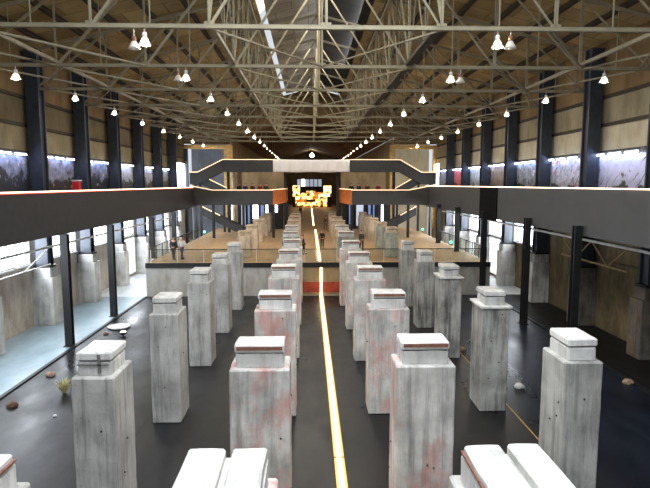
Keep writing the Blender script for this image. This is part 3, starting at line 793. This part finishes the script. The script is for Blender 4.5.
dup(ul, (-5.8, TY[1], LZ - 0.03), 'unlit pendant lamp beside the second lit lamp in the left inner row')
t = thing('floodlight', 'big glaring floodlight hung at the end of the far roof', 'lamp', (0.8, 138, EYE + 7.4))
MB().lathe([(0, 0.3), (0.3, 0.25), (0.5, -0.1), (0.45, -0.1), (0.0, 0.1)], 16).build('housing', 'black_steel', t, smooth=True)
MB().lathe([(0, 0.5), (0.3, 0.4), (0.45, 0.1), (0.45, -0.2), (0.3, -0.45), (0, -0.55)], 16, (0, -0.5, -0.2)).build('lens', 'flood', t, smooth=True)
MB().tube([(0, 0, 0.2), (0, 0, 1.1)], 0.05, 6).build('rod', 'black_steel', t)

# ------------------------------------------------------------------ cross bridges, stairs, banner
def platform(side, s, pts, label):
    """gallery-level platform: a charcoal front with a ramped end, an orange lit side, deck and posts"""
    t = thing('cross_gallery', label, 'gallery', (0, 56, EYE), group='cross galleries at the end of the hall')
    x0, x1, x2 = pts                     # inner corner, start of ramp, joint with the side gallery
    poly = [(x0, -2.15), (x1, -2.15), (x2, -2.2), (x2, -0.22), (x1, -0.65), (x0, -0.65)]
    MB().prism(poly, 'y', 0, 0.14).build('parapet', 'parapet', t)
    r = MB(); r.bar((x0, 0.05, -0.62), (x1, 0.05, -0.62), 0.2, 0.06); r.bar((x1, 0.05, -0.62), (x2, 0.05, -0.19), 0.2, 0.06)
    r.build('handrail', 'led_stair', t)
    xi = x0 + (1.1 if s < 0 else -0.8)
    sp = MB().prism([(x0, 0), (xi, 8), (xi + (0.1 if s < 0 else -0.1), 8), (x0 + (0.1 if s < 0 else -0.1), 0)], 'z', -2.15, -0.62)
    sp.build('side_panel', 'wood', t)
    rr = MB(); rr.bar((x0, 0.0, -0.58), (xi, 8, -0.55), 0.16, 0.06); rr.build('side_rail', 'led_stair', t)
    MB().prism([(x0, 0.14), (xi, 8), (x2, 8), (x2, 0.14)], 'z', -1.9, -1.65).build('deck', 'parapet_dark', t)
    for px, py in ((x0, 0.4), ((x0 + x1) / 2, 0.4), (x1, 0.4), (xi, 7.7), ((x0 + x1) / 2, 7.7), (x1, 7.7)):
        MB().box(px - 0.13, px + 0.13, py - 0.13, py + 0.13, UP - EYE, -1.9).build('post', 'black_steel', t)
platform('left', -1, (-3.7, -9.9, GX0), 'dark cross gallery at the far left with an orange side panel')
platform('right', 1, (4.45, 10.4, GX1), 'dark cross gallery at the far right with an orange side panel')

t = thing('upper_bridge', 'dark upper footbridge crossing the end of the hall', 'bridge', (0, 62, EYE))
MB().box(-9.76, 10.45, 0, 0.14, 1.38, 2.72).build('parapet', 'parapet', t)
MB().box(-9.76, 10.45, 2.4, 2.54, 1.38, 2.72).build('parapet', 'parapet', t)
MB().box(-9.76, 10.45, 0.14, 2.4, 1.38, 1.6).build('deck', 'parapet_dark', t)
MB().box(-9.76, -4.1, -0.02, 0.16, 2.72, 2.78).build('handrail', 'led_stair', t)
MB().box(4.7, 10.45, -0.02, 0.16, 2.72, 2.78).build('handrail', 'led_stair', t)
for px in (-9.3, -2.75, 3.35, 9.9):
    MB().box(px - 0.15, px + 0.15, 1.0, 1.3, UP - EYE, 1.38).build('post', 'black_steel', t)
b = MB(); n = 44
vs_ = []
for i in range(n + 1):
    x = -4.05 + 8.7 * i / n; y = -0.1 + 0.06 * math.sin(i * 0.9) + 0.03 * math.sin(i * 2.3)
    for z in (2.79 - 0.06 * math.sin(math.pi * i / n), 2.4, 2.0, 1.6, 1.34 + 0.03 * math.sin(i * 0.35)): vs_.append((x, y, z))
fs = [(i * 5 + j, i * 5 + 5 + j, i * 5 + 6 + j, i * 5 + 1 + j) for i in range(n) for j in range(4)]
o = b.add(vs_, fs).build('banner', 'fabric', loc=(0, 61.985, EYE), smooth=True)
sol = o.modifiers.new('thick', 'SOLIDIFY'); sol.thickness = 0.01
tag(o, 'blank white cloth banner hung on the middle of the upper footbridge', 'banner')

def stair(name, label, a, b, y0, w, ph, led, steps=14, rail_mat='parapet'):
    """a flight from low end a=(x,z) to high end b=(x,z), its side panels, glowing rail and treads"""
    t = thing(name, label, 'stairs', (a[0], y0, EYE + a[1]), group='stair flights at the end of the hall')
    dx, dz = b[0] - a[0], b[1] - a[1]
    for yy in (0, w):
        MB().prism([(0, 0), (dx, dz), (dx, dz + ph), (0, ph)], 'y', yy - 0.05, yy + 0.05).build('side_panel', rail_mat, t)
    q = 1 - led
    if led: MB().bar((dx * q, -0.02, dz * q + ph + 0.03), (dx, -0.02, dz + ph + 0.03), 0.16, 0.07).build('handrail', 'led_stair', t)
    for i in range(steps):
        u0, u1 = i / steps, (i + 1) / steps
        xa, xb = sorted((dx * u0, dx * u1)); z = dz * u1
        MB().box(xa, xb, 0.05, w - 0.05, z - 0.06 + 0.12, z + 0.12).build('tread', 'parapet_dark', t)
    return t
stair('staircase', 'upper stair flight with a glowing rail at the left end of the footbridge', (-12.6, 0.3 - 0.3), (-9.76, 1.4), 62.0, 1.1, 1.3, True)
stair('staircase', 'upper stair flight with a glowing rail at the right end of the footbridge', (12.9, 0.0), (10.45, 1.4), 62.0, 1.1, 1.3, True)
stair('staircase', 'lower zigzag flight descending right from the left stair landing', (-9.4, -1.6), (-12.6, 0.0), 63.4, 1.1, 1.05, True)
stair('staircase', 'lower zigzag flight descending left from the right stair landing', (10.1, -1.6), (12.9, 0.0), 63.4, 1.1, 1.05, True)
stair('staircase', 'dark stair flight under the left cross gallery down to the tan floor', (-6.6, UP - EYE), (-11.2, -3.3), 57.2, 1.2, 0.9, 0.4)
stair('staircase', 'dark stair flight under the right cross gallery down to the tan floor', (7.2, UP - EYE), (11.4, -3.3), 57.2, 1.2, 0.9, 0.4)
for s, (a, b) in (('left', (-13.5, -12.6)), ('right', (12.9, 14.6))):
    t = thing('stair_landing', 'stair landing with a grey front at the %s end of the upper footbridge' % s, 'landing', (0, 62, EYE), group='stair landings')
    MB().box(a, b, 0, 2.6, -0.05, 0.12).build('slab', 'parapet_dark', t)
    MB().box(a, b, -0.05, 0.05, -0.05, 1.3).build('parapet', 'parapet', t)
    MB().box(a, b, -0.08, 0.08, 1.3, 1.37).build('handrail', 'led_stair', t)
    for px in (a + 0.15, b - 0.15):
        MB().box(px - 0.12, px + 0.12, 2.2, 2.44, -EYE, -0.05).build('post', 'black_steel', t)
t = thing('round_column', 'pale round concrete column left of the middle, behind the cross gallery', 'column', (-9.0, 66, UP))
MB().lathe([(0.33, 0), (0.33, 8.0)], 18).build('shaft', 'conc_warm', t, smooth=True)
MB().box(-0.5, 0.5, -0.5, 0.5, 8.0, 8.3).build('capital', 'conc_warm', t, bevel=0.03)

# exhibition partitions behind the cross galleries, with lit doorways under them
for s, (a, b) in (('left', (-8.3, -3.1)), ('right', (4.0, 9.6))):
    struct('wall_partition_%s' % s, MB().box(a, b, 68.0, 68.2, EYE - 2.0, EYE + 1.55), 'partition')
wi = 50
for a, b, m, z0, z1 in ((-9.6, -9.1, 'pane', -4.4, -2.6), (-8.4, -7.9, 'pane_dim', -5.4, -2.6), (-7.6, -7.2, 'pane_blue', -4.9, -2.6), (-7.0, -6.3, 'pane', -4.3, -2.6), (-6.0, -5.6, 'pane_blue', -4.0, -2.6), (-5.4, -5.1, 'pane', -3.8, -2.6), (-4.2, -3.9, 'pane', -3.5, -2.6),
                  (5.0, 5.4, 'pane_blue', -5.0, -2.6), (5.9, 6.8, 'pane_dim', -5.2, -2.6), (7.4, 8.2, 'pane_blue', -4.9, -2.6), (9.0, 9.3, 'pane', -4.6, -2.6)):
    wi += 1
    f = MB(); f.box(a - 0.06, a, -0.05, 0.05, z0, z1); f.box(b, b + 0.06, -0.05, 0.05, z0, z1); f.box(a - 0.06, b + 0.06, -0.05, 0.05, z1, z1 + 0.06); f.box(a - 0.06, b + 0.06, -0.05, 0.05, z0 - 0.06, z0)
    o = struct('window_%d' % wi, f, 'black_steel'); o.location = (0, 67.4, EYE)
    MB().box(a, b, -0.01, 0.01, z0, z1).build('pane', m, o)
for s, (a, b) in (('left', (-9.9, -3.2)), ('right', (4.2, 10.2))):
    struct('wall_under_%s' % s, MB().box(a, b, 67.6, 67.8, UP, EYE - 2.0), 'parapet_dark')
for s, x, y0, y1 in (('left', XL + 0.02, 63.6, 68.7), ('right', XR - 0.12, 66.9, 68.8)):
    wi += 1
    o = struct('window_%d' % wi, MB().box(x, x + 0.1, y0 - 0.1, y1 + 0.1, EYE - 0.9, EYE + 2.6), 'white')
    p = x + 0.1 if x < 0 else x - 0.02
    MB().box(p, p + 0.02, y0, y1, EYE - 0.8, EYE + 2.5).build('pane', 'pane', o)
# end wall: a grey lit window
wi += 1
o = struct('window_%d' % wi, MB().box(-3.4, 3.7, YB - 0.12, YB, EYE - 1.6, EYE + 1.5), 'parapet_dark')
for i in range(6):
    x = -3.2 + 1.15 * i
    MB().box(x, x + 0.95, YB - 0.16, YB - 0.12, EYE - 1.4, EYE + 1.3).build('pane', 'pane_dim' if i != 1 else 'pane', o)

# glowing furnace display
k = NT('furnace_display'); v = k.coords((1, 1, 1), False)
vor = k.N('ShaderNodeTexVoronoi', distance='CHEBYCHEV'); vor.inputs['Scale'].default_value = 1.5
vor.inputs['Randomness'].default_value = 0.6
k.L(v, vor.inputs['Vector'])
sp = k.N('ShaderNodeSeparateColor'); k.L(vor.outputs['Color'], sp.inputs[0])
col = k.ramp(sp.outputs[0], [(0.0, (0.02, 0.008, 0.003)), (0.3, (0.35, 0.09, 0.01)), (0.55, (0.95, 0.42, 0.06)), (0.85, (1.0, 0.85, 0.45))])
k.L(col, k.b.inputs['Emission Color']); k.b.inputs['Emission Strength'].default_value = 2.4
k.color((0.05, 0.03, 0.02)); M['furnace'] = k.m
t = thing('furnace_display', 'glowing orange stepped light display at the far end of the hall', 'display', (0.4, 132, UP))
for nm, (a, b, z0, z1) in zip(('screen',) * 6, ((-4.3, -2.6, 2.6, 5.2), (-3.6, -1.0, 0.2, 3.4), (-1.0, 1.2, 1.9, 3.9), (1.2, 4.0, 0.2, 3.6), (3.2, 5.0, 2.6, 5.2), (-1.0, 1.2, 0.2, 1.2))):
    MB().box(a, b, -0.1, 0.1, z0, z1).build(nm, 'furnace', t)
MB().box(-4.4, 5.1, 0.1, 0.5, 0, 5.0).build('back_frame', 'parapet_dark', t)

# ------------------------------------------------------------------ small things on the floors
def rock(x, y, z, r, mat, label, name='rock', cat='rock'):
    bm = bmesh.new(); bmesh.ops.create_icosphere(bm, subdivisions=2, radius=1)
    for v in bm.verts:
        v.co *= 1 + 0.3 * noise.noise(v.co * 1.7 + Vector((x, y, 3))); v.co = Vector((v.co.x * r, v.co.y * r * 0.8, max(v.co.z * r * 0.65, -0.3 * r)))
    me = bpy.data.meshes.new(name); bm.to_mesh(me); bm.free(); me.materials.append(M[mat])
    o = bpy.data.objects.new(name, me); C.objects.link(o); o.location = (x, y, z + 0.3 * r)
    tag(o, label, cat, 'stones lying on the pit floor'); return o
def at(px, py, z):
    a = math.atan((py - 244) / 540) + math.radians(6.34); d = (EYE - z) / math.tan(a)
    return ((px - 309) * (d * 0.9939 + (EYE - z) * 0.1104) / 540, d)
for px, py, r, m, lab in ((17, 403, 0.2, 'rock_dark', 'brown stone at the left pit edge, low in the view'), (54, 373, 0.2, 'rock', 'buff stone on the pit floor beside the left pillar'),
                          (108, 333, 0.15, 'rock_dark', 'dark stone by the left pit edge beyond the near pillar'), (633, 387, 0.22, 'rock', 'buff stone near the right pit edge'),
                          (521, 390, 0.2, 'slab', 'pale stone behind the nearest outer right pillar'), (58, 413, 0.07, 'slab', 'tiny white chip on the dark floor at the left'),
                          (462, 352, 0.2, 'rock', 'small buff stone by the second outer right pillar')):
    x, y = at(px, py, 0); rock(x, y, 0, r, m, lab)
x, y = at(121, 326, 0)
o = MB().lathe([(0, 0.0), (0.5, 0.0), (0.62, 0.08), (0.58, 0.1), (0.45, 0.03), (0, 0.03)], 20).build('white_dish', 'slab', loc=(x, y, 0.0), smooth=True)
tag(o, 'shallow white dish on the floor by the left pit edge', 'dish')
x, y = at(125, 336, 0)
t = thing('floor_spotlight', 'small warm floor spotlight by the left pit edge', 'lamp', (x, y, 0))
MB().lathe([(0.12, 0), (0.12, 0.05), (0.05, 0.07), (0.05, 0.15), (0.16, 0.18), (0.18, 0.3), (0.0, 0.31)], 12).build('housing', 'black_steel', t, smooth=True)
MB().lathe([(0.0, 0.335), (0.14, 0.33), (0.15, 0.31)], 12).build('lens', 'strip', t, smooth=True)
x, y = at(70, 390, 0)
t = thing('dry_plant', 'dry pale plant growing beside the nearest left pillar', 'plant', (x - 0.1, y, 0))
rr = random.Random(3)
m = MB()
for i in range(46):
    a = rr.uniform(0, 6.28); l = rr.uniform(0.25, 0.6); s_ = rr.uniform(0.08, 0.3)
    p0 = (0.04 * math.cos(a), 0.04 * math.sin(a), 0); p1 = (s_ * 0.6 * math.cos(a), s_ * 0.6 * math.sin(a), l * 0.7); p2 = (s_ * 1.2 * math.cos(a), s_ * 1.2 * math.sin(a), l)
    m.tube([p0, p1, p2], [0.015, 0.03, 0.004], 4)
m.build('leaves', 'grass', t)
for nm, x, y in (('left', -11.2, 57.0), ('right', 11.85, 47.0)): pass
for px, py, lab in ((423, 229.5, 'small green exit light on a post far right'), (452, 242.5, 'small green exit light at the right balustrade'), (205, 231.5, 'small green exit light on a post far left')):
    x, y = at(px, py, UP + 0.35)
    t = thing('exit_light', lab, 'lamp', (x, y, UP))
    MB().box(-0.1, 0.1, -0.03, 0.03, 0.25, 0.42).build('lens', 'green_led', t); MB().box(-0.13, 0.13, 0.03, 0.08, 0.2, 0.46).build('case', 'white', t); MB().box(-0.03, 0.03, 0.03, 0.07, 0, 0.2).build('stand', 'black_steel', t)

# ------------------------------------------------------------------ people
def skin(name, verts, edges, radii, mat, parent, root=0, sub=2):
    me = bpy.data.meshes.new(name); me.from_pydata(verts, edges, []); me.materials.append(M[mat])
    o = bpy.data.objects.new(name, me); C.objects.link(o); o.parent = parent
    o.modifiers.new('Skin', 'SKIN')
    if not me.skin_vertices: bm = bmesh.new(); bm.from_mesh(me); bm.verts.layers.skin.verify(); bm.to_mesh(me); bm.free()
    for i, d in enumerate(me.skin_vertices[0].data):
        r = radii[i]; d.radius = r if isinstance(r, tuple) else (r, r); d.use_root = (i == root)
    o.modifiers['Skin'].use_smooth_shade = True
    sb = o.modifiers.new('Sub', 'SUBSURF'); sb.levels = 1; sb.render_levels = sub
    return o
def person(x, y, z, rz, label, top, legs, stride=0.12, arms=0.12, h=1.0, group='visitors in the hall'):
    t = thing('person', label, 'person', (x, y, z), rz, group)
    t.scale = (h, h, h)
    J = [(0, 0, 0.95), (0, 0.01, 1.15), (0, 0.01, 1.36), (0, 0, 1.47), (0, -0.01, 1.53), (0, -0.02, 1.63), (0, -0.01, 1.72)]
    E = [(0, 1), (1, 2), (2, 3), (3, 4), (4, 5), (5, 6)]
    Rd = [(0.11, 0.08), (0.11, 0.08), (0.14, 0.09), (0.06, 0.06), (0.05, 0.055), (0.078, 0.098), (0.06, 0.07)]
    def chain(root, pts, rs):
        last = root
        for p, r in zip(pts, rs):
            J.append(p); Rd.append(r); E.append((last, len(J) - 1)); last = len(J) - 1
        return last
    for s in (-1, 1):
        f = s * stride
        chain(0, [(s * 0.095, 0, 0.88), (s * 0.1, -f * 0.7, 0.5), (s * 0.105, -f + 0.05 * abs(f), 0.08), (s * 0.115, -f - 0.14, 0.035)], [0.085, 0.058, 0.04, 0.035])
        w = chain(2, [(s * 0.19, 0, 1.38), (s * 0.235, f * 0.5, 1.1), (s * 0.24, f * 0.9 - arms, 0.87)], [0.055, 0.04, 0.03])
        hx, hy, hz = J[w]
        pm = chain(w, [(hx, hy - 0.02, hz - 0.07)], [0.03])
        px, py, pz = J[pm]
        for q in range(4): chain(pm, [(px, py + (q - 1.5) * 0.018, pz - 0.05), (px - s * 0.012, py + (q - 1.5) * 0.018, pz - 0.085 - 0.008 * (q in (1, 2)))], [0.009, 0.007])
        chain(w, [(hx - s * 0.02, hy - 0.05, hz - 0.05), (hx - s * 0.02, hy - 0.06, hz - 0.09)], [0.011, 0.008])
    b = skin('body', J, E, Rd, 'skin', t)
    # face: nose, ears (children of the body), hair
    f = MB(); f.lathe([(0, 0.02), (0.012, 0), (0.016, -0.02), (0, -0.025)], 6, (0, -0.125, 1.635)); f.lathe([(0, 0.03), (0.012, 0), (0, -0.03)], 6, (-0.085, 0, 1.64)); f.lathe([(0, 0.03), (0.012, 0), (0, -0.03)], 6, (0.085, 0, 1.64))
    f.build('nose_and_ears', 'skin', t, smooth=True)
    e = MB(); e.box(-0.045, -0.02, -0.118, -0.10, 1.655, 1.668); e.box(0.02, 0.045, -0.118, -0.10, 1.655, 1.668); e.box(-0.025, 0.025, -0.112, -0.098, 1.575, 1.583)
    e.build('eyes_and_mouth', 'hair', t)
    bm = bmesh.new(); bmesh.ops.create_uvsphere(bm, u_segments=14, v_segments=10, radius=1)
    bmesh.ops.delete(bm, geom=[v for v in bm.verts if v.co.z < -0.3 or (v.co.y < -0.45 and v.co.z < 0.45)], context='VERTS')
    for v in bm.verts: v.co = Vector((v.co.x * 0.098, v.co.y * 0.118 + 0.005, v.co.z * 0.12 + 1.655))
    bm_obj('hair', bm, 'hair', t)
    g = 0.018
    tj = [(0, 0, 0.9)] + J[1:3] + [(0, 0, 1.44)]; te = [(0, 1), (1, 2), (2, 3)]; tr = [(0.175, 0.135), (0.16, 0.12), (0.18, 0.125), (0.08, 0.075)]
    for s in (-1, 1):
        fs_ = s * stride; n0 = len(tj)
        tj += [(s * 0.19, 0, 1.38), (s * 0.235, fs_ * 0.5, 1.1), (s * 0.24, fs_ * 0.9 - arms, 0.88)]; tr += [0.073, 0.057, 0.045]; te += [(2, n0), (n0, n0 + 1), (n0 + 1, n0 + 2)]
    skin('jacket', tj, te, tr, top, t)
    lj = [(0, 0, 1.0)]; le = []; lr = [(0.16, 0.12)]
    for s in (-1, 1):
        fs_ = s * stride; n0 = len(lj)
        lj += [(s * 0.095, 0, 0.87), (s * 0.1, -fs_ * 0.7, 0.5), (s * 0.105, -fs_ + 0.05 * abs(fs_), 0.1)]; lr += [0.1, 0.074, 0.058]; le += [(0, n0), (n0, n0 + 1), (n0 + 1, n0 + 2)]
    skin('trousers', lj, le, lr, legs, t)
    sh = MB()
    for s in (-1, 1):
        fs_ = s * stride; c = (s * 0.108, -fs_ - 0.03)
        sh.box(c[0] - 0.05, c[0] + 0.05, c[1] - 0.16, c[1] + 0.1, 0, 0.085)
    sh.build('shoes', 'cloth_black', t, bevel=0.02)
    return t
x, y = at(183, 258.5, UP)
person(x, y, UP, R(160), 'person in a pale top walking along the left side of the tan floor', 'cloth_white', 'cloth_jeans', 0.2)
person(x - 0.55, y - 0.3, UP, R(170), 'person in black walking beside the one in the pale top, nearest the left posts', 'cloth_black', 'cloth_black', 0.15)
x, y = at(362, 251, UP)
person(x - 0.05, y, UP, R(20), 'person in dark olive standing between the right pillar rows on the tan floor', 'cloth_olive', 'cloth_black', 0.1)
x, y = at(318.5, 249, UP)
person(1.15, 47.2, UP, R(0), 'person in black standing beside the glowing strip in the middle aisle', 'cloth_black', 'cloth_black', 0.1, h=0.92)
person(2.05, 66.0, UP, R(190), 'person in a brown coat walking away down the middle aisle', 'cloth_brown', 'cloth_brown', 0.18)
person(-0.45, 43.0, UP, R(90), 'person in dark clothes beside the inner left pillars at the glass edge', 'cloth_navy', 'cloth_black', 0.1, h=0.9)
person(-1.5, 96.0, UP, R(180), 'small far person in black left of the far strip', 'cloth_black', 'cloth_black', 0.15)
COLN = ['cloth_black', 'cloth_navy', 'cloth_brown', 'cloth_red', 'cloth_olive', 'cloth_jeans']
WORD = {'cloth_black': 'black', 'cloth_navy': 'navy', 'cloth_brown': 'brown', 'cloth_red': 'dull red', 'cloth_olive': 'olive', 'cloth_jeans': 'denim blue'}
rp = random.Random(8)
for i, x in enumerate((-7.6, -6.9, -6.1, -5.4, -4.7)):
    c = COLN[i]
    person(x, 59.5 + rp.uniform(-0.5, 0.8), EYE - 1.65, R(rp.uniform(-30, 30)), 'person in %s clothes standing on the left cross gallery' % WORD[c], c, 'cloth_black', 0.06)
for i, x in enumerate((4.7, 5.5, 6.4, 7.6)):
    c = COLN[i]
    person(x, 59.8 + rp.uniform(-0.5, 0.8), EYE - 1.65, R(rp.uniform(-30, 30)), 'person in %s clothes standing on the right cross gallery' % WORD[c], c, 'cloth_black', 0.06)
